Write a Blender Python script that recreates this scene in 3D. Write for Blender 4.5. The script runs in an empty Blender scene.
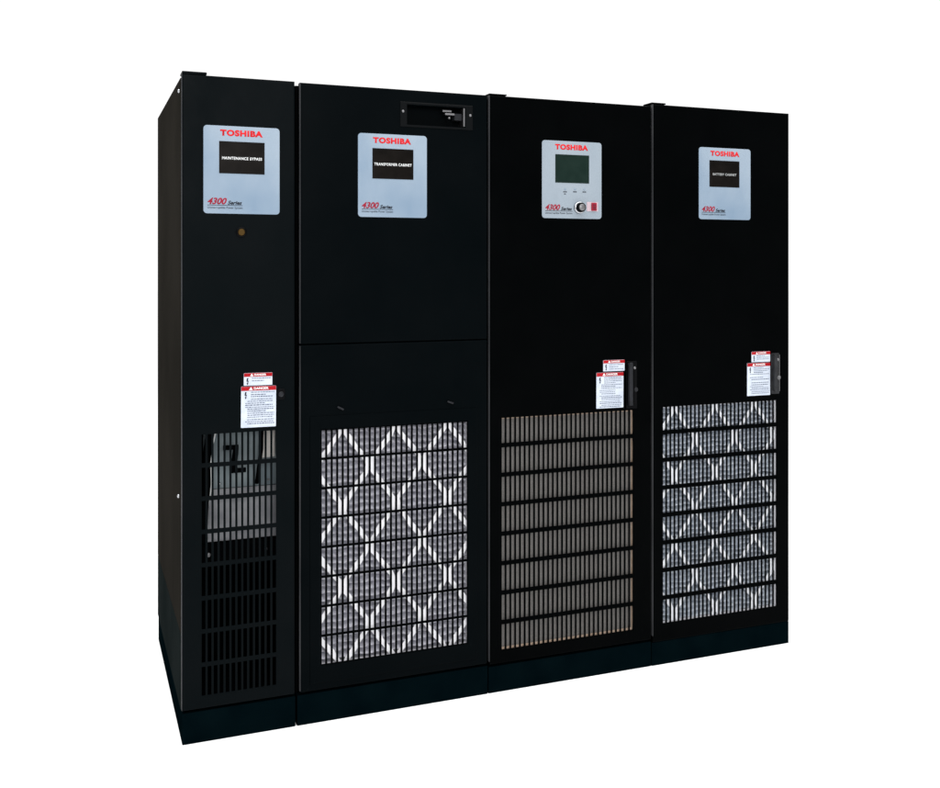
import bpy, bmesh, math, random
from mathutils import Vector, Matrix
random.seed(7)
scene = bpy.context.scene
COL = scene.collection

# ------------------------------------------------------------------ materials
def new_mat(name):
    m = bpy.data.materials.new(name); m.use_nodes = True
    nt = m.node_tree
    b = nt.nodes['Principled BSDF']
    return m, nt, b

def noise_bump(nt, b, scale, strength, dist=0.001, detail=4):
    tc = nt.nodes.new('ShaderNodeTexCoord')
    n = nt.nodes.new('ShaderNodeTexNoise'); n.inputs['Scale'].default_value = scale; n.inputs['Detail'].default_value = detail
    bp = nt.nodes.new('ShaderNodeBump'); bp.inputs['Strength'].default_value = strength; bp.inputs['Distance'].default_value = dist
    nt.links.new(tc.outputs['Object'], n.inputs['Vector'])
    nt.links.new(n.outputs['Fac'], bp.inputs['Height'])
    nt.links.new(bp.outputs['Normal'], b.inputs['Normal'])
    return tc, n

def colour_noise(nt, b, c0, c1, scale, stretch=(1, 1, 1), lo=.35, hi=.65, detail=5):
    tc = nt.nodes.new('ShaderNodeTexCoord')
    mp = nt.nodes.new('ShaderNodeMapping'); mp.inputs['Scale'].default_value = stretch
    n = nt.nodes.new('ShaderNodeTexNoise'); n.inputs['Scale'].default_value = scale; n.inputs['Detail'].default_value = detail
    r = nt.nodes.new('ShaderNodeValToRGB')
    r.color_ramp.elements[0].position = lo; r.color_ramp.elements[0].color = (*c0, 1)
    r.color_ramp.elements[1].position = hi; r.color_ramp.elements[1].color = (*c1, 1)
    nt.links.new(tc.outputs['Object'], mp.inputs['Vector']); nt.links.new(mp.outputs['Vector'], n.inputs['Vector'])
    nt.links.new(n.outputs['Fac'], r.inputs['Fac']); nt.links.new(r.outputs['Color'], b.inputs['Base Color'])

def simple(name, col, rough=.5, metal=0., spec=.5, c1=None, scale=40, stretch=(1, 1, 1), bump=None):
    m, nt, b = new_mat(name)
    b.inputs['Base Color'].default_value = (*col, 1)
    b.inputs['Roughness'].default_value = rough; b.inputs['Metallic'].default_value = metal
    b.inputs['Specular IOR Level'].default_value = spec
    if c1: colour_noise(nt, b, col, c1, scale, stretch)
    if bump: noise_bump(nt, b, *bump)
    return m

M = {}
M['paint'] = simple('black_powder_coat', (.0002, .0004, .0005), .36, 0, .010, (.0004, .0006, .0007), 6, bump=(900, .25, .0004))
M['paint_lit'] = simple('black_powder_coat_lit', (.0007, .0017, .0022), .40, 0, .022, (.0013, .0022, .0027), 5, bump=(900, .25, .0004))  # same black paint, stronger light on the first cabinet put into the tone
M['paint_half_lit'] = simple('black_powder_coat_half_lit', (.0003, .0010, .0014), .40, 0, .015, (.0007, .0014, .0018), 5, bump=(900, .25, .0004))  # light falling off to the right put into this in-between tone
M['side'] = simple('matte_black_side', (.0105, .0098, .0084), .9, 0, .0, (.0165, .0150, .0128), 1.6, (1, 1, .8), bump=(700, .2, .0004))
M['cover'] = simple('base_cover_shaded_teal', (.0062, .0085, .0086), .9, 0, 0, (.0090, .0115, .0115), 4)  # light falloff low on the side put into the darker teal
for k in ('paint', 'paint_lit', 'paint_half_lit'):
    nt = M[k].node_tree; b = nt.nodes['Principled BSDF']
    tc = nt.nodes.new('ShaderNodeTexCoord'); mp = nt.nodes.new('ShaderNodeMapping'); mp.inputs['Scale'].default_value = (1, 1, .55)
    n = nt.nodes.new('ShaderNodeTexNoise'); n.inputs['Scale'].default_value = 3.2; n.inputs['Detail'].default_value = 8; n.inputs['Roughness'].default_value = .65
    mr = nt.nodes.new('ShaderNodeMapRange'); mr.inputs['From Min'].default_value = .3; mr.inputs['From Max'].default_value = .7
    mr.inputs['To Min'].default_value = .30; mr.inputs['To Max'].default_value = .52
    nt.links.new(tc.outputs['Object'], mp.inputs['Vector']); nt.links.new(mp.outputs['Vector'], n.inputs['Vector'])
    nt.links.new(n.outputs['Fac'], mr.inputs['Value']); nt.links.new(mr.outputs['Result'], b.inputs['Roughness'])
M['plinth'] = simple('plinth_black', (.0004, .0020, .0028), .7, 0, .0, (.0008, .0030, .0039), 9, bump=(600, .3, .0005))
M['inner'] = simple('inside_black', (.0012, .0013, .0015), .8, 0, .0)
M['grille'] = simple('grille_black', (.0003, .0005, .0006), .5, 0, .008)
M['silver'] = simple('sheen_plate', (.135, .190, .255), .45, .0, .15, (.255, .300, .345), 2.6, (1.2, 1, .6), bump=(500, .06, .0003))  # large colour noise paints the light-to-dark sheen of the metal
M['silver_plain'] = simple('satin_plate', (.185, .222, .258), .5, .0, .15, (.215, .25, .285), 4, (1, 1, .6), bump=(500, .06, .0003))
M['red'] = simple('red_print', (.42, .012, .016), .5, 0, .05, (.50, .017, .02), 60)
M['darkred'] = simple('number_red', (.185, .010, .022), .5, 0, .05, (.24, .014, .03), 60)
M['ink'] = simple('black_print', (.012, .014, .02), .6, 0, .1)
M['white'] = simple('white_print', (.62, .63, .63), .5, 0, .1)
M['greyprint'] = simple('grey_print', (.30, .31, .31), .5, 0, .1)
M['window'] = simple('name_window_black', (.0035, .003, .0026), .30, 0, .02, (.006, .005, .0044), 20)
M['lcd'] = simple('lcd_green', (.0055, .0130, .0105), .3, 0, .03, (.0075, .0160, .0130), 30)
M['label'] = simple('label_paper', (.37, .41, .48), .6, 0, .1, (.44, .48, .54), 30)
M['labelred'] = simple('label_red', (.235, .007, .011), .6, 0, .05, (.30, .010, .014), 60)
M['labelink'] = simple('label_ink', (.05, .06, .09), .6, 0, .05, (.12, .14, .18), 300)
M['chrome'] = simple('chrome', (.36, .37, .39), .2, 1.0)
M['steel'] = simple('steel', (.15, .15, .155), .4, 1.0)
M['latchgrey'] = simple('latch_dark_grey', (.013, .0135, .015), .3, 0, .08, (.022, .023, .025), 30)
M['plastic'] = simple('black_plastic', (.0012, .0014, .0018), .3, 0, .04)
M['greyplastic'] = simple('grey_plastic', (.008, .0085, .010), .3, 0, .12, (.013, .014, .017), 60)
M['brass'] = simple('brass', (.040, .024, .008), .4, 1.0)
M['bezel'] = simple('handle_bezel_black', (.0022, .0027, .0031), .35, 0, .035)
M['media'] = simple('filter_media', (.38, .38, .425), .9, 0, .0, (.56, .56, .61), 120, (1, 1, .6), bump=(500, .6, .002))
M['mediablue'] = simple('filter_media_cool', (.42, .455, .51), .9, 0, .0, (.60, .64, .70), 120, (1, 1, .6), bump=(500, .6, .002))
M['ribbon'] = simple('filter_strand', (.74, .74, .77), .8, 0, .1)
M['ribbondim'] = simple('filter_strand_soft', (.70, .72, .76), .8, 0, .1)
M['foam'] = simple('grey_foam', (.122, .117, .113), 1, 0, 0, (.170, .162, .155), 350, bump=(700, .8, .002))
M['board'] = simple('cardboard_frame', (.34, .25, .185), .9, 0, 0, (.42, .32, .25), 60)
M['whiteboard'] = simple('white_filter_frame', (.46, .46, .49), .9, 0, 0, (.52, .52, .55), 60)
M['panelblue'] = simple('inner_plate_blue', (.11, .138, .152), .6, 0, .1, (.20, .228, .238), 14, (1, 1, .4))
M['panelgrey'] = simple('inner_plate_grey', (.135, .138, .150), .6, 0, .1, (.20, .203, .215), 20)
M['cream'] = simple('cream_cover', (.38, .36, .34), .7, 0, .1, (.48, .46, .44), 25)
M['edgedark'] = simple('edge_highlight_dark', (.009, .010, .012), .6, 0, .05, (.024, .025, .028), 2.5)  # dimmer tone of the painted door edge highlight
M['edge'] = simple('edge_highlight_grey', (.020, .021, .023), .6, 0, .05, (.042, .043, .046), 2.5, (1, 1, 1))  # light caught by the rounded door edge, painted as grey
M['floor'] = simple('white_floor', (.93, .93, .93), .9, 0, .0, (.95, .95, .95), 2)

# ------------------------------------------------------------------ mesh helpers (metres; front plane is y = 0, depth runs to +y)
def obj(name, bm, mat, parent=None, root=None, smooth=False):
    r = root or parent
    while r is not None and r.parent is not None: r = r.parent
    if r is not None: bmesh.ops.translate(bm, verts=bm.verts, vec=-Vector(r.location))
    bmesh.ops.recalc_face_normals(bm, faces=bm.faces)
    me = bpy.data.meshes.new(name); bm.to_mesh(me); bm.free()
    me.materials.append(mat)
    if smooth:
        for p in me.polygons: p.use_smooth = True
    o = bpy.data.objects.new(name, me); COL.objects.link(o)
    if parent is not None: o.parent = parent
    return o

def rect_loop(bm, x0, x1, z0, z1, y):
    return [bm.verts.new((x0, y, z0)), bm.verts.new((x1, y, z0)), bm.verts.new((x1, y, z1)), bm.verts.new((x0, y, z1))]

def loft(bm, loops, cap0=False, cap1=False):
    vs = [rect_loop(bm, *l) for l in loops]
    for a, b in zip(vs, vs[1:]):
        for i in range(4): bm.faces.new((a[i], a[(i + 1) % 4], b[(i + 1) % 4], b[i]))
    if cap0: bm.faces.new(vs[0])
    if cap1: bm.faces.new(vs[-1])

def box(bm, x0, x1, y0, y1, z0, z1, bev=0, seg=2):
    t = bmesh.new()
    bmesh.ops.create_cube(t, size=1)
    bmesh.ops.scale(t, vec=(x1 - x0, y1 - y0, z1 - z0), verts=t.verts)
    bmesh.ops.translate(t, vec=((x0 + x1) / 2, (y0 + y1) / 2, (z0 + z1) / 2), verts=t.verts)
    if bev: bmesh.ops.bevel(t, geom=t.edges[:], offset=bev, segments=seg, affect='EDGES', profile=.5)
    join(bm, t)

def join(bm, t):
    me = bpy.data.meshes.new('tmp'); t.to_mesh(me); t.free(); bm.from_mesh(me); bpy.data.meshes.remove(me)

def B(*a, **k):
    bm = bmesh.new(); box(bm, *a, **k); return bm

def lathe(bm, cx, cz, prof, n=28):
    """prof: (radius, y) list; axis along y."""
    rings = []
    for r, y in prof:
        if r < 1e-6: rings.append([bm.verts.new((cx, y, cz))])
        else: rings.append([bm.verts.new((cx + r * math.cos(2 * math.pi * i / n), y, cz + r * math.sin(2 * math.pi * i / n))) for i in range(n)])
    for a, b in zip(rings, rings[1:]):
        for i in range(n):
            j = (i + 1) % n
            if len(a) == 1 and len(b) == 1: continue
            if len(a) == 1: bm.faces.new((a[0], b[j], b[i]))
            elif len(b) == 1: bm.faces.new((a[i], a[j], b[0]))
            else: bm.faces.new((a[i], a[j], b[j], b[i]))

def rounded_plate(bm, x0, x1, z0, z1, y0, y1, r, seg=6):
    """flat plate with rounded corners, front at y0 (nearer), chamfered rim."""
    def loop(ins, y):
        out = []
        for cx, cz, a0 in ((x1 - r, z1 - r, 0), (x0 + r, z1 - r, 90), (x0 + r, z0 + r, 180), (x1 - r, z0 + r, 270)):
            for k in range(seg + 1):
                a = math.radians(a0 + 90 * k / seg)
                out.append(bm.verts.new((cx + (r - ins) * math.cos(a), y, cz + (r - ins) * math.sin(a))))
        return out
    L = [loop(0, y1), loop(0, y0 + .0006), loop(.0006, y0)]
    for a, b in zip(L, L[1:]):
        n = len(a)
        for i in range(n): bm.faces.new((a[i], a[(i + 1) % n], b[(i + 1) % n], b[i]))
    bm.faces.new(L[-1]); bm.faces.new(L[0])

def tube(bm, pts, r, n=10):
    pts = [Vector(p) for p in pts]
    rings = []
    for i, p in enumerate(pts):
        d = (pts[min(i + 1, len(pts) - 1)] - pts[max(i - 1, 0)]).normalized()
        u = d.cross(Vector((0, 1, 0)))
        if u.length < 1e-4: u = Vector((1, 0, 0))
        u.normalize(); v = d.cross(u)
        rings.append([bm.verts.new(p + r * (math.cos(2 * math.pi * k / n) * u + math.sin(2 * math.pi * k / n) * v)) for k in range(n)])
    for a, b in zip(rings, rings[1:]):
        for k in range(n): bm.faces.new((a[k], a[(k + 1) % n], b[(k + 1) % n], b[k]))
    bm.faces.new(rings[0]); bm.faces.new(rings[-1])

def text_bm(s, x0, z0, w, h, y, bold=0., shear=0., ext=.0002, spacing=1.):
    cu = bpy.data.curves.new('txt', 'FONT'); cu.body = s; cu.size = 1; cu.offset = bold; cu.shear = shear
    cu.space_character = spacing; cu.resolution_u = 4
    to = bpy.data.objects.new('txt', cu); COL.objects.link(to)
    dg = bpy.context.evaluated_depsgraph_get(); dg.update()
    me = bpy.data.meshes.new_from_object(to.evaluated_get(dg))
    bm = bmesh.new(); bm.from_mesh(me)
    bpy.data.objects.remove(to); bpy.data.curves.remove(cu); bpy.data.meshes.remove(me)
    xs = [v.co.x for v in bm.verts]; ys = [v.co.y for v in bm.verts]
    ax, bx, ay, by = min(xs), max(xs), min(ys), max(ys)
    for v in bm.verts:
        v.co = Vector((x0 + (v.co.x - ax) / (bx - ax) * w, y, z0 + (v.co.y - ay) / (by - ay) * h))
    g = bmesh.ops.extrude_face_region(bm, geom=bm.faces[:])
    for e in g['geom']:
        if isinstance(e, bmesh.types.BMVert): e.co.y += ext
    return bm

def quad(bm, x0, x1, z0, z1, y):
    bm.faces.new(rect_loop(bm, x0, x1, z0, z1, y))

def poly(bm, pts, y0, y1):
    a = [bm.verts.new((x, y0, z)) for x, z in pts]; b = [bm.verts.new((x, y1, z)) for x, z in pts]
    n = len(pts)
    bm.faces.new(a); bm.faces.new(b)
    for i in range(n): bm.faces.new((a[i], a[(i + 1) % n], b[(i + 1) % n], b[i]))

def lattice_bm(x0, z0, z1, n, rows, bar, sw=.0113, vb=.0067, margin=.004, y0=.0004, t=.0022):
    """punched sheet: n slots by rows."""
    xe = [x0 - margin]; 
    for i in range(n): xe += [x0 + i * (sw + vb), x0 + i * (sw + vb) + sw]
    xe.append(xe[-1] + margin)
    h = (z1 - z0 - (rows - 1) * bar) / rows
    ze = [z0 - margin]
    for i in range(rows): ze += [z0 + i * (h + bar), z0 + i * (h + bar) + h]
    ze.append(ze[-1] + margin)
    bm = bmesh.new()
    F = [[bm.verts.new((x, y0, z)) for z in ze] for x in xe]
    K = [[bm.verts.new((x, y0 + t, z)) for z in ze] for x in xe]
    nx, nz = len(xe) - 1, len(ze) - 1
    solid = lambda i, j: 0 <= i < nx and 0 <= j < nz and not (i % 2 == 1 and j % 2 == 1)
    for i in range(nx):
        for j in range(nz):
            if not solid(i, j): continue
            bm.faces.new((F[i][j], F[i + 1][j], F[i + 1][j + 1], F[i][j + 1]))
            bm.faces.new((K[i][j], K[i][j + 1], K[i + 1][j + 1], K[i + 1][j]))
            for (di, dj, a, b) in ((-1, 0, (i, j), (i, j + 1)), (1, 0, (i + 1, j), (i + 1, j + 1)), (0, -1, (i, j), (i + 1, j)), (0, 1, (i, j + 1), (i + 1, j + 1))):
                if not solid(i + di, j + dj):
                    bm.faces.new((F[a[0]][a[1]], F[b[0]][b[1]], K[b[0]][b[1]], K[a[0]][a[1]]))
    return bm, (xe[0], xe[-1], ze[0], ze[-1])

def door_bm(x0, x1, z0, z1, hole=None, recess=None, depth=.028, r=.004):
    bm = bmesh.new()
    loops = [(x0, x1, z0, z1, depth), (x0, x1, z0, z1, r), (x0 + r * .3, x1 - r * .3, z0 + r * .3, z1 - r * .3, r * .3), (x0 + r, x1 - r, z0 + r, z1 - r, 0)]
    if hole:
        loops += [(*hole, 0), (*hole, .003), (hole[0] - .004, hole[1] + .004, hole[2] - .004, hole[3] + .004, .003),
                  (x0 + .02, x1 - .02, z0 + .02, z1 - .02, .003)]
        loft(bm, loops)
    elif recess:
        hx = recess[:4]
        loops += [(*hx, 0), (*hx, recess[4])]
        loft(bm, loops, cap1=True)
    else: loft(bm, loops, cap1=True)
    return bm

def housing_bm(x0, x1, z0, z1, y0=.032, y1=.945, rim=.018, cav=.40):
    bm = bmesh.new()
    loft(bm, [(x0 + .003, x1 - .003, z0 + .003, z1 - .003, y1), (x0, x1, z0, z1, y1 - .003), (x0, x1, z0, z1, y0),
              (x0 + rim, x1 - rim, z0 + rim, z1 - rim, y0), (x0 + rim, x1 - rim, z0 + rim, z1 - rim, cav)], cap0=True, cap1=True)
    return bm

# ------------------------------------------------------------------ things
def thing(name, label, cat, loc, group=None):
    o = bpy.data.objects.new(name, None); COL.objects.link(o)
    o.empty_display_size = .1
    o.location = loc; o['label'] = label; o['category'] = cat
    if group: o['group'] = group
    return o

def screw(name, parent, x, z, y, r, mat=None):
    bm = bmesh.new()
    lathe(bm, x, z, [(r, y + .002), (r, y), (r * .85, y - .0018), (r * .5, y - .0030), (0, y - .0034)], 20)
    return obj(name, bm, mat or M['chrome'], parent, smooth=True)

def nameplate(root, px, pz, pw, ph, caption=None, capw=.12, wx=.047, ww=.139, capmat='white', screen=False):
    """silver plate, lower left corner px, pz."""
    bm = bmesh.new(); rounded_plate(bm, px, px + pw, pz, pz + ph, -.0022, -.0002, .011)
    pl = obj('nameplate', bm, M['silver_plain' if screen else 'silver'], root)
    y = -.0026
    top = pz + ph
    obj('brand_lettering', text_bm('TOSHIBA', px + .050, top - .031, .130, .0195, y, bold=.055, spacing=1.12), M['red'], pl)
    z1 = top - .0475; z0 = z1 - .099
    if screen:
        bm = bmesh.new(); loft(bm, [(px + wx, px + wx + ww, z0, z1, -.0016), (px + wx, px + wx + ww, z0, z1, -.0031), (px + wx + .002, px + wx + ww - .002, z0 + .002, z1 - .002, -.0031), (px + wx + .003, px + wx + ww - .003, z0 + .003, z1 - .003, -.0025)], cap1=True)
        obj('screen', bm, M['lcd'], pl)
    else:
        obj('name_window', B(px + wx, px + wx + ww, -.0032, -.0012, z0, z1, bev=.0004), M['window'], pl)
        obj('name_lettering', text_bm(caption, px + wx + ww / 2 - capw / 2, (z0 + z1) / 2 - .0065, capw, .0088, -.0036, bold=.018, spacing=1.1), M[capmat], pl)
    n = text_bm('4300', px + .012, pz + .028, .058, .0205, y, bold=.030, shear=.32)
    obj('series_number', n, M['darkred'], pl)
    s = text_bm('Series', px + .073, pz + .028, .043, .0120, y, bold=.03, shear=.3)
    quad(s, px + .012, px + .118, pz + .0248, pz + .0263, y)
    obj('series_lettering', s, M['ink'], pl)
    obj('caption_lettering', text_bm('Uninterruptible Power System', px + .012, pz + .0135, .106, .0080, y, bold=.0), M['ink'], pl)
    return pl

def greek(bm, x0, x1, z, h, y, rnd):
    x = x0
    while x < x1 - .002:
        w = rnd.uniform(.003, .010); w = min(w, x1 - x)
        quad(bm, x, x + w, z, z + h, y); x += w + .0016

def warning_label(root, x0, x1, z0, z1, hh, tilt=0., seed=0, lines=0, indent=.2):
    rnd = random.Random(seed)
    cx, cz = (x0 + x1) / 2, (z0 + z1) / 2
    R = Matrix.Translation((cx, 0, cz)) @ Matrix.Rotation(math.radians(tilt), 4, 'Y') @ Matrix.Translation((-cx, 0, -cz))
    def fin(bm): bmesh.ops.transform(bm, matrix=R, verts=bm.verts); return bm
    bm = bmesh.new(); rounded_plate(bm, x0, x1, z0, z1, -.0012, -.0001, .002, 3)
    lab = obj('warning_label', fin(bm), M['label'], root)
    obj('label_header', fin(B(x0 + .0005, x1 - .0005, -.0016, -.0011, z1 - hh, z1 - .0004)), M['labelred'], lab)
    w = x1 - x0
    t = text_bm('DANGER', x0 + w * .36, z1 - hh * .78, w * .42, hh * .56, -.0020, bold=.03)
    poly(t, [(x0 + w * .22, z1 - hh * .84), (x0 + w * .33, z1 - hh * .84), (x0 + w * .275, z1 - hh * .14)], -.0020, -.0017)
    obj('danger_lettering', fin(t), M['white'], lab)
    # shock symbol: a jagged bolt with an arrow head
    sx = x0 + w * .13; sz = z1 - hh - .004; k = min(.022, (z1 - hh - z0) * .8)
    s = bmesh.new()
    poly(s, [(sx - .002, sz), (sx + .003, sz), (sx + .0005, sz - k * .36), (sx + .004, sz - k * .36), (sx + .001, sz - k * .72), (sx + .003, sz - k * .72), (sx, sz - k), (sx - .003, sz - k * .72), (sx - .001, sz - k * .72), (sx, sz - k * .48), (sx - .0035, sz - k * .48)], -.0016, -.0013)
    obj('shock_symbol', fin(s), M['ink'], lab)
    g = bmesh.new(); z = z1 - hh - .006; i = 0
    pitch = .0062 if lines == 0 else .0058
    while z > z0 + .004:
        xs = x0 + w * (.28 if (z > z1 - hh - k - .006) else (.12 + .06 * (rnd.random() < .5)))
        xe = x1 - w * rnd.choice([.05, .06, .08, .10, .3])
        if rnd.random() > .08: greek(g, xs, xe, z, rnd.choice([.0020, .0022, .0027]), -.0015, rnd)
        z -= pitch * rnd.choice([1, 1, 1, 1.25]); i += 1
    obj('label_lettering', fin(g), M['labelink'], lab)

def strand_bm(cols, zA, half, z0, z1, x0, x1, y, w=.0150, gap=.0082, t=.0015):
    """hexagonal net of flat strands; cols[0] is the first 'A' column minus one."""
    bm = bmesh.new()
    N = 150
    for i in range(len(cols) - 1):
        a, b = cols[i], cols[i + 1]
        isA = (i % 2 == 1)                 # left column of the pair is an A column
        prev = None
        for k in range(N + 1):
            z = z0 + (z1 - z0) * k / N
            ph = ((zA - z) / half) % 2     # 0 at an A level, 1 at a B level
            tri = 1 - abs(ph - 1)          # 0 at A .. 1 at B
            e = min(1, max(0, (tri - .11) / .78))
            e = e * e * (3 - 2 * e) * .15 + e * .85
            la, lb = a + gap, b - gap
            x = la + (lb - la) * (e if isA else 1 - e)
            wob = .0012 * math.sin(z * 61 + i * 2.1) + .0008 * math.sin(z * 147 + i)
            x += wob
            ob = 1 if .03 < e < .97 else 0
            ww = w / 2 * (1 + (.48 * math.sin(math.pi * min(1, max(0, e))) ** .35 if ob else 0)) * (1 + .12 * math.sin(z * 90 + i * 1.7))
            xa, xb = max(x0, x - ww), min(x1, x + ww)
            if xb - xa < .0004: prev = None; continue
            cur = [bm.verts.new((xa, y + .0006 * math.sin(k), z)), bm.verts.new((xb, y + .0006 * math.cos(k), z)), bm.verts.new((xb, y + t, z)), bm.verts.new((xa, y + t, z))]
            if prev:
                for q in range(4): bm.faces.new((prev[q], prev[(q + 1) % 4], cur[(q + 1) % 4], cur[q]))
            prev = cur
    return bm

def pleat_bm(x0, x1, z0, z1, pitch, ya, yb, seed):
    rnd = random.Random(seed)
    bm = bmesh.new()
    nx = 56; n = int(round((z1 - z0) / pitch)) * 4
    rows = []
    for j in range(n + 1):
        q = j % 4
        d = (0, .45, 1, .55)[q]
        row = []
        for i in range(nx + 1):
            x = x0 + (x1 - x0) * i / nx
            z = z0 + (z1 - z0) * j / n + .0022 * math.sin(x * 70 + j * .35) + .0012 * rnd.uniform(-1, 1)
            y = ya + (yb - ya) * d + .0016 * math.sin(x * 173 + j) + rnd.uniform(-.0012, .0012)
            row.append(bm.verts.new((x, y, min(max(z, z0), z1))))
        rows.append(row)
    for a, b in zip(rows, rows[1:]):
        for i in range(nx): bm.faces.new((a[i], a[i + 1], b[i + 1], b[i]))
    return bm

def frame_bm(x0, x1, z0, z1, w, y0, y1, ws=None):
    bm = bmesh.new(); ww = w; ws = ws or w
    box(bm, x0, x1, y0, y1, z1 - w, z1); box(bm, x0, x1, y0, y1, z0, z0 + w)
    box(bm, x0, x0 + ws, y0, y1, z0 + w, z1 - w); box(bm, x1 - ws, x1, y0, y1, z0 + w, z1 - w)
    return bm

def filler(root, hole, kind, cols=None, zA=None, half=None, pitch=.024, media='media', rnd=1, sw=.0148, fw=.0150, net='ribbon'):
    x0, x1, z0, z1 = hole
    if kind == 'pleat':
        f = obj('air_filter', pleat_bm(x0 - .012, x1 + .012, z0 - .01, z1 + .01, pitch, .0120, .037, rnd), M[media], root)
        obj('support_net', strand_bm(cols, zA, half, z0 - .008, z1 + .008, x0 - .008, x1 + .008, .0085, w=sw), M[net], f)
        obj('filter_frame', frame_bm(x0 - .014, x1 + .014, z0 - .014, z1 + .014, fw, .0065, .034), M['whiteboard'], f)
    else:
        f = obj('air_filter', B(x0 - .004, x1 + .004, .014, .030, z0 - .004, z1 + .004), M['foam'], root)
        obj('filter_frame', frame_bm(x0 - .006, x1 + .006, z0 - .006, z1 + .006, .0142, .0085, .0135, .0108), M['board'], f)
    return f

def edge_highlight(door, x, z0, z1, mat='edge'):  # added strip, stands in for light on the rounded door edge
    obj('edge_highlight', B(x - .0010, x + .0016, -.0012, .012, z0, z1, bev=.0007), M[mat], door)
# ================================================================== cabinet 1: maintenance bypass
c1 = thing('maintenance_cabinet', 'narrow black metal cabinet with maintenance bypass nameplate, brass key lock and half open grille', 'cabinet', (.174, .4725, 0))
obj('housing', housing_bm(.002, .347, .096, 2.036), M['inner'], c1)
bm, hole1 = lattice_bm(.058, .143, .942, 13, 8, .0135)
d = obj('door', door_bm(0, .3445, .104, 2.0415, hole1), M['paint_lit'], c1)
edge_highlight(d, 0, .11, 2.040, 'edgedark')
obj('vent_grille', bm, M['paint_lit'], d)
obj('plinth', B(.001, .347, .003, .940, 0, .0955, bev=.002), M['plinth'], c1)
obj('hinge_bracket', B(0, .074, .001, .060, 2.0430, 2.0510, bev=.002), M['paint_lit'], c1)
sp = obj('side_panel', B(-.0015, .0018, .036, .940, .3320, 2.0355, bev=.0006), M['side'], c1)
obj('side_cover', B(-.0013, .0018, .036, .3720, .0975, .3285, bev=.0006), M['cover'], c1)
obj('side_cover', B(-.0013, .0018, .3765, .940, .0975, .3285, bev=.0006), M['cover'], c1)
for (y, z) in ((.070, 2.000), (.082, .742)):
    bm = bmesh.new(); lathe(bm, 0, 0, [(.006, .0), (.006, -.002), (.004, -.0045), (0, -.005)], 16)
    bmesh.ops.rotate(bm, verts=bm.verts, matrix=Matrix.Rotation(math.radians(-90), 3, 'Z'))
    bmesh.ops.translate(bm, verts=bm.verts, vec=(-.0015, y, z))
    obj('screw', bm, M['chrome'], sp, smooth=True)
nameplate(c1, .063, 1.619, .233, .2705, 'MAINTENANCE BYPASS', .122)
bm = bmesh.new(); lathe(bm, .1775, 1.5625, [(.017, 0), (.017, -.002), (.015, -.004), (.0115, -.0045)], 32)
lk = obj('key_lock', bm, M['plastic'], c1, smooth=True)
bm = bmesh.new(); lathe(bm, .1775, 1.5625, [(.0115, -.0030), (.0105, -.0062), (.0085, -.0070), (0, -.0070)], 32)
cyl = obj('lock_cylinder', bm, M['brass'], lk)
warning_label(c1, .185, .2735, 1.0855, 1.1245, .0115, .3, 1)
warning_label(c1, .1765, .2850, .9550, 1.0830, .0135, .4, 2)
bm = bmesh.new(); rounded_plate(bm, .2895, .3130, 1.0370, 1.0720, -.003, 0, .006)
lt = obj('door_latch', bm, M['plastic'], c1)
bm = bmesh.new(); lathe(bm, .3010, 1.0545, [(.0085, -.003), (.0085, -.0045), (.0070, -.0060), (.0055, -.0045), (0, -.0045)], 24)
obj('lock_cylinder', bm, M['greyplastic'], lt)
# what shows through the grille
pb = obj('inner_panel', B(.070, .310, .062, .066, .7600, .9900), M['panelblue'], c1)
obj('lower_panel', B(.070, .310, .058, .062, .5960, .7585), M['panelgrey'], pb)
bm = bmesh.new()
poly(bm, [(.1270, .8980), (.1740, .8980), (.1730, .8700), (.1665, .8250), (.1970, .8250), (.1970, .8110), (.1490, .8110), (.1500, .8290), (.1580, .8840), (.1270, .8840)], .030, .040)
obj('bent_bracket', bm, M['inner'], c1)
bm = bmesh.new(); poly(bm, [(.2520, .9600), (.2900, .9600), (.2900, .8520), (.2500, .8500)], .046, .056)
obj('cover_plate', bm, M['cream'], c1)
for pts, r in (([(.248, .040, .960), (.246, .038, .880), (.238, .042, .820), (.232, .044, .770)], .006),
               ([(.092, .040, .960), (.082, .036, .900), (.076, .040, .850), (.078, .042, .780), (.070, .042, .700), (.066, .044, .600)], .013),
               ([(.108, .044, .955), (.096, .042, .905), (.089, .044, .840), (.091, .044, .770), (.080, .044, .705)], .0035)):
    pp = []
    for a, b in zip(pts, pts[1:]):
        for k in range(6): pp.append(tuple(a[q] + (b[q] - a[q]) * k / 6 for q in range(3)))
    pp.append(pts[-1]); bm = bmesh.new(); tube(bm, pp, r)
    obj('cable', bm, M['inner'] if r != .0035 else M['white'], c1, smooth=True)
obj('cross_rail', B(.05, .32, .046, .060, .530, .592), M['inner'], c1)
screw('bolt', c1, .0840, .5590, .045, .0075, M['steel'])
screw('bolt', c1, .2620, .5600, .045, .0055, M['steel'])
screw('screw', c1, .1200, .7750, .0605, .004, M['chrome']); screw('screw', c1, .2720, .7760, .0605, .004, M['steel'])

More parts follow.
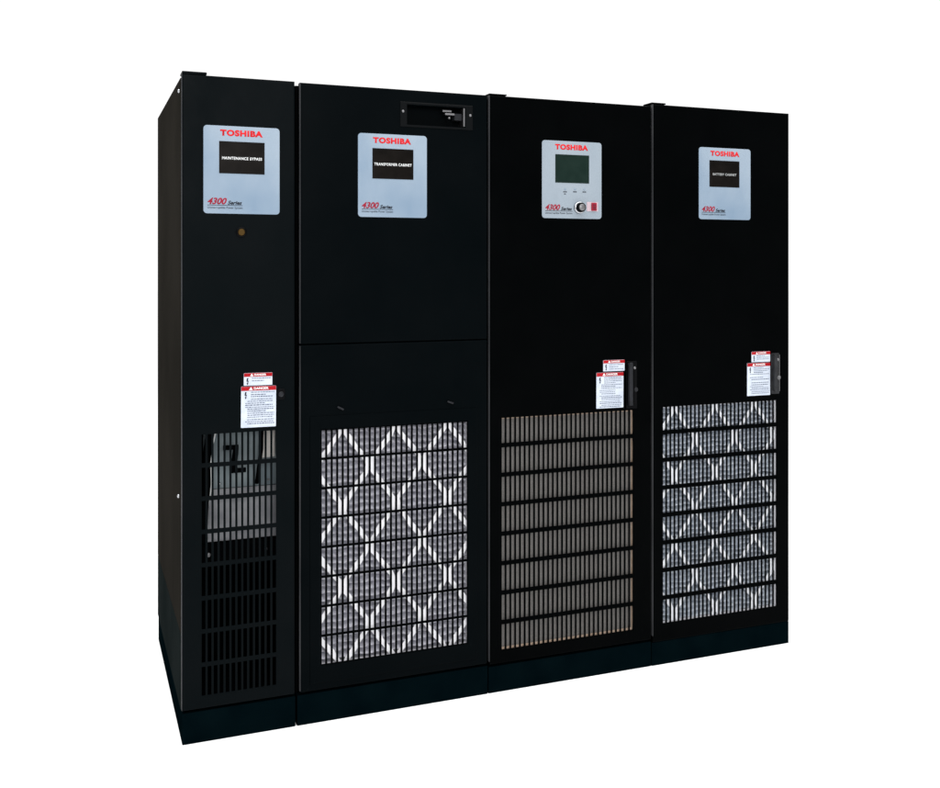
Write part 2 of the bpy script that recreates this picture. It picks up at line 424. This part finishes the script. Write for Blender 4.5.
# ================================================================== cabinet 2: transformer
c2 = thing('transformer_cabinet', 'wide black cabinet with transformer cabinet nameplate, recessed top handle and bold white diamond filter', 'cabinet', (.682, .4725, 0))
obj('housing', housing_bm(.352, 1.0065, .096, 2.034), M['inner'], c2)
rec = (.717, .9215, 1.925, 1.990, .045)
obj('upper_door', door_bm(.361, 1.0035, 1.2095, 2.0395, recess=rec), M['paint_half_lit'], c2)
edge_highlight(c2.children[-1], .361, 1.212, 2.0385)
bm, hole2 = lattice_bm(.4305, .1865, .9325, 28, 8, .0075, y0=-.0024)
ld = obj('lower_door', door_bm(.361, 1.0035, .104, 1.2065, hole2), M['paint_half_lit'], c2)
edge_highlight(ld, .361, .11, 1.204)
obj('vent_grille', bm, M['grille'], ld)
bm = bmesh.new()
loft(bm, [(.393, .967, .128, .978, .0002), (.393, .967, .128, .978, -.0022), (.3942, .9658, .1292, .9768, -.0028), (hole2[0], hole2[1], hole2[2], hole2[3], -.0028), (hole2[0], hole2[1], hole2[2], hole2[3], .0002)])
obj('filter_panel', bm, M['paint_half_lit'], ld)
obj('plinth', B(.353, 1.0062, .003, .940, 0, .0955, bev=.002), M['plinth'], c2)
nameplate(c2, .550, 1.617, .2355, .2720, 'TRANSFORMER CABINET', .128, wx=.048, ww=.140)
bm = bmesh.new()
loft(bm, [(.693, .949, 1.9170, 1.9990, .0003), (.693, .949, 1.9170, 1.9990, -.0020), (.6945, .9475, 1.9185, 1.9975, -.0030), (.7155, .9230, 1.9235, 1.9915, -.0030), (.7165, .9220, 1.9245, 1.9905, .012)])
h = obj('recessed_handle', bm, M['bezel'], c2)
for x, z in ((.7025, 1.9670), (.9405, 1.9660)): screw('screw', h, x, z, -.003, .0050, M['steel'])
obj('latch_rail', B(.8480, .8800, .016, .024, 1.9760, 1.9830, bev=.001), M['steel'], h)
obj('latch_rail', B(.8540, .8880, .008, .022, 1.9650, 1.9715, bev=.0012), M['steel'], h)
obj('latch_block', B(.8885, .9160, .012, .040, 1.9490, 1.9720, bev=.0015), M['greyplastic'], h)
obj('latch_strip', B(.9165, .9215, -.0005, .044, 1.9280, 1.9900, bev=.0008), M['steel'], h)
screw('bolt', h, .8690, 1.9555, .010, .0045, M['steel'])
for x, z, a in ((.4915, 1.0010, -28), (.8680, 1.0010, -20)):
    bm = B(x - .011, x + .011, -.0075, -.0001, z - .0030, z + .0030, bev=.0012)
    bmesh.ops.rotate(bm, cent=(x, 0, z), verts=bm.verts, matrix=Matrix.Rotation(math.radians(-a), 3, 'Y'))
    obj('turn_clip', bm, M['greyplastic'], c2)
S = .0903
cols2 = [.5010 - S + S * i for i in range(8)]
filler(c2, hole2, 'pleat', cols2, .937, .129, .0235, 'media', 11)

# ================================================================== cabinet 3: power supply with screen
c3 = thing('power_supply_cabinet', 'black cabinet with green screen and chrome knob on its plate above plain grey filter', 'cabinet', (1.331, .4725, 0))
obj('housing', housing_bm(1.0095, 1.6515, .090, 2.034), M['inner'], c3)
bm, hole3 = lattice_bm(1.0575, .1445, .9375, 29, 8, .0150)
d = obj('door', door_bm(1.0105, 1.6490, .098, 2.0400, hole3), M['paint'], c3)
edge_highlight(d, 1.0105, .11, 2.039)
obj('vent_grille', bm, M['grille'], d)
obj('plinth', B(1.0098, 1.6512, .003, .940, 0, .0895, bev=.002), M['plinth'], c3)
obj('hinge_bracket', B(1.0105, 1.077, .001, .060, 2.0415, 2.0465, bev=.0015), M['paint'], c3)
filler(c3, hole3, 'foam')
np3 = nameplate(c3, 1.209, 1.625, .2345, .2715, screen=True, wx=.051, ww=.133)
for x, z in ((1.298, 1.7165), (1.337, 1.7175), (1.374, 1.7180)):
    g = bmesh.new(); quad(g, x - .007, x - .001, z, z + .0035, -.0026); quad(g, x, x + .007, z, z + .0035, -.0026)
    if x < 1.31: quad(g, x - .004, x + .003, z - .007, z - .004, -.0026)
    obj('lamp_lettering', g, M['ink'], np3)
for x, z in ((1.298, 1.7275), (1.337, 1.7285), (1.374, 1.7290)):
    bm = bmesh.new(); lathe(bm, x, z, [(.0032, -.002), (.0032, -.0032), (.002, -.0042), (0, -.0045)], 14)
    obj('indicator_lamp', bm, M['silver'], np3, smooth=True)
bm = bmesh.new(); lathe(bm, 1.3540, 1.6640, [(.0220, -.002), (.0220, -.006), (.0195, -.011), (.0170, -.011)], 40)
kb = obj('selector_knob', bm, M['chrome'], np3, smooth=True)
bm = bmesh.new(); lathe(bm, 1.3540, 1.6640, [(.0172, -.006), (.0165, -.022), (.0150, -.0245), (.0120, -.0245)], 40)
obj('knob_skirt', bm, M['plastic'], kb, smooth=True)
bm = bmesh.new(); lathe(bm, 1.3540, 1.6640, [(.0120, -.018), (.0119, -.0262), (.0105, -.0275), (0, -.0280)], 32)
obj('knob_cap', bm, M['steel'], kb, smooth=True)
bm = bmesh.new(); quad(bm, 1.383, 1.4165, 1.6530, 1.6840, -.0025); 
eb = obj('button_backing', B(1.3840, 1.4290, -.0034, -.0012, 1.6520, 1.6850, bev=.0005), simple('pale_pink_print', (.36, .28, .31), .6), np3); bm.free()
rb = obj('red_button', B(1.4010, 1.4215, -.0085, -.0030, 1.6540, 1.6820, bev=.0018), M['darkred'], np3)
g = bmesh.new()
for z in (1.6600, 1.6665, 1.6730): quad(g, 1.4050, 1.4175, z, z + .0026, -.0089)
obj('button_mark', g, M['ink'], np3)
warning_label(c3, 1.4510, 1.5385, 1.0815, 1.1215, .0115, .2, 3)
warning_label(c3, 1.4235, 1.5335, .9500, 1.0775, .0135, .2, 4)
def swing_latch(root, x0, x1, z0, z1, plate, lever, bright):
    bm = bmesh.new(); rounded_plate(bm, x0, x1, z0, z1, -.0045, 0, .004)
    l = obj('door_latch', bm, M[plate], root)
    w = x1 - x0
    bm = B(x0 + w * .12, x0 + w * .46, -.018, -.0046, z0 + .012, z1 - .004, bev=.003, seg=3)
    obj('latch_lever', bm, M[lever], l)
    bm = B(x0 + w * .60, x0 + w * .78, -.010, -.0046, z0 + .02, z1 - .018, bev=.002)
    obj('latch_rib', bm, M[plate], l)
    screw('screw', l, x0 + w * .70, z1 - .024, -.0100, .0055, M['steel'])
    bm = bmesh.new(); lathe(bm, x0 + w * .84, z0 + (z1 - z0) * .40, [(.0085, -.0046), (.0085, -.009), (.0065, -.011), (.005, -.0095), (0, -.0095)], 24)
    obj('lock_cylinder', bm, M['steel'] if bright else M['greyplastic'], l, smooth=True)
    if bright:
        obj('latch_bright_line', B(x1 - .0032, x1 - .0006, -.0075, -.0046, z0 + .010, z1 - .006, bev=.0008), M['steel'], l)  # strip modelled for the highlight on the latch's right edge
        obj('latch_bright_line', B(x0 + w * .10, x1 - .004, -.0060, -.0046, z1 - .0335, z1 - .0315), M['steel'], l)
    return l
swing_latch(c3, 1.5440, 1.5880, .9440, 1.1150, 'plastic', 'greyplastic', False)

# ================================================================== cabinet 4: battery
c4 = thing('battery_cabinet', 'black end cabinet with battery cabinet nameplate and white diamond filter behind thick grille bars', 'cabinet', (1.961, .4725, 0))
obj('housing', housing_bm(1.6535, 2.2668, .0852, 2.040), M['inner'], c4)
bm, hole4 = lattice_bm(1.7000, .1510, .9420, 29, 8, .0155, sw=.0110)
d = obj('door', door_bm(1.6560, 2.2670, .0855, 2.0480, hole4), M['paint'], c4)
edge_highlight(d, 1.6560, .11, 2.047)
obj('vent_grille', bm, M['grille'], d)
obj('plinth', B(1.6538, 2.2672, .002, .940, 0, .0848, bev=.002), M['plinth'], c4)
obj('hinge_bracket', B(1.6520, 1.7130, .001, .060, 2.0495, 2.0545, bev=.0015), M['paint'], c4)
S = .0888
cols4 = [1.7560 - S + S * i for i in range(8)]
filler(c4, hole4, 'pleat', cols4, .938, .1265, .0190, 'mediablue', 12, .0128, .0205, 'ribbondim')
nameplate(c4, 1.854, 1.6325, .2315, .2680, 'BATTERY CABINET', .106, wx=.046, ww=.134, capmat='greyprint')
warning_label(c4, 2.0910, 2.1775, 1.0920, 1.1320, .0115, .1, 5)
warning_label(c4, 2.0710, 2.1775, .9645, 1.0890, .0130, .1, 6)
swing_latch(c4, 2.1815, 2.2180, .9680, 1.1240, 'latchgrey', 'latchgrey', True)
for o in (c1, c2, c3, c4): o['group'] = 'black power cabinets standing in one row'

# ================================================================== setting
bm = bmesh.new(); v = [bm.verts.new(p) for p in ((-40, -40, 0), (40, -40, 0), (40, 60, 0), (-40, 60, 0))]; bm.faces.new(v)
fl = obj('floor', bm, M['floor']); fl['kind'] = 'structure'
w = bpy.data.worlds.new('World'); scene.world = w; w.use_nodes = True
bg = w.node_tree.nodes['Background']; bg.inputs['Color'].default_value = (1, 1, 1, 1); bg.inputs['Strength'].default_value = 1.10

def area(name, loc, target, sx, sy, power, col=(1, 1, 1)):
    l = bpy.data.lights.new(name, 'AREA'); l.shape = 'RECTANGLE'; l.size = sx; l.size_y = sy; l.energy = power; l.color = col
    o = bpy.data.objects.new(name, l); COL.objects.link(o); o.location = loc
    o.rotation_euler = (Vector(target) - Vector(loc)).to_track_quat('-Z', 'Y').to_euler()
    return o
area('overhead_fill', (.3, -.9, 6.0), (.3, -.9, 0), 10, 6.5, 760)  # added lamp, keeps the floor white up to the cabinet bases
area('front_softbox', (.55, -5.6, 2.9), (.4, 0, 1.5), 1.1, 1.3, 105, (1, .99, 1))

# ================================================================== camera (level, with lens shift, as the photo's verticals are parallel)
cam = bpy.data.cameras.new('camera'); co = bpy.data.objects.new('camera', cam); COL.objects.link(co)
co.location = (-.3023, -3.1489, 1.4547)
co.rotation_euler = (math.radians(90), 0, -math.radians(21.534))
cam.sensor_width = 36; cam.sensor_fit = 'HORIZONTAL'; cam.lens = 38.336; cam.shift_y = -.1351
cam.clip_start = .05; cam.clip_end = 300
scene.camera = co
scene.view_settings.view_transform = 'Standard'; scene.view_settings.look = 'None'
scene.view_settings.exposure = 0; scene.view_settings.gamma = 1
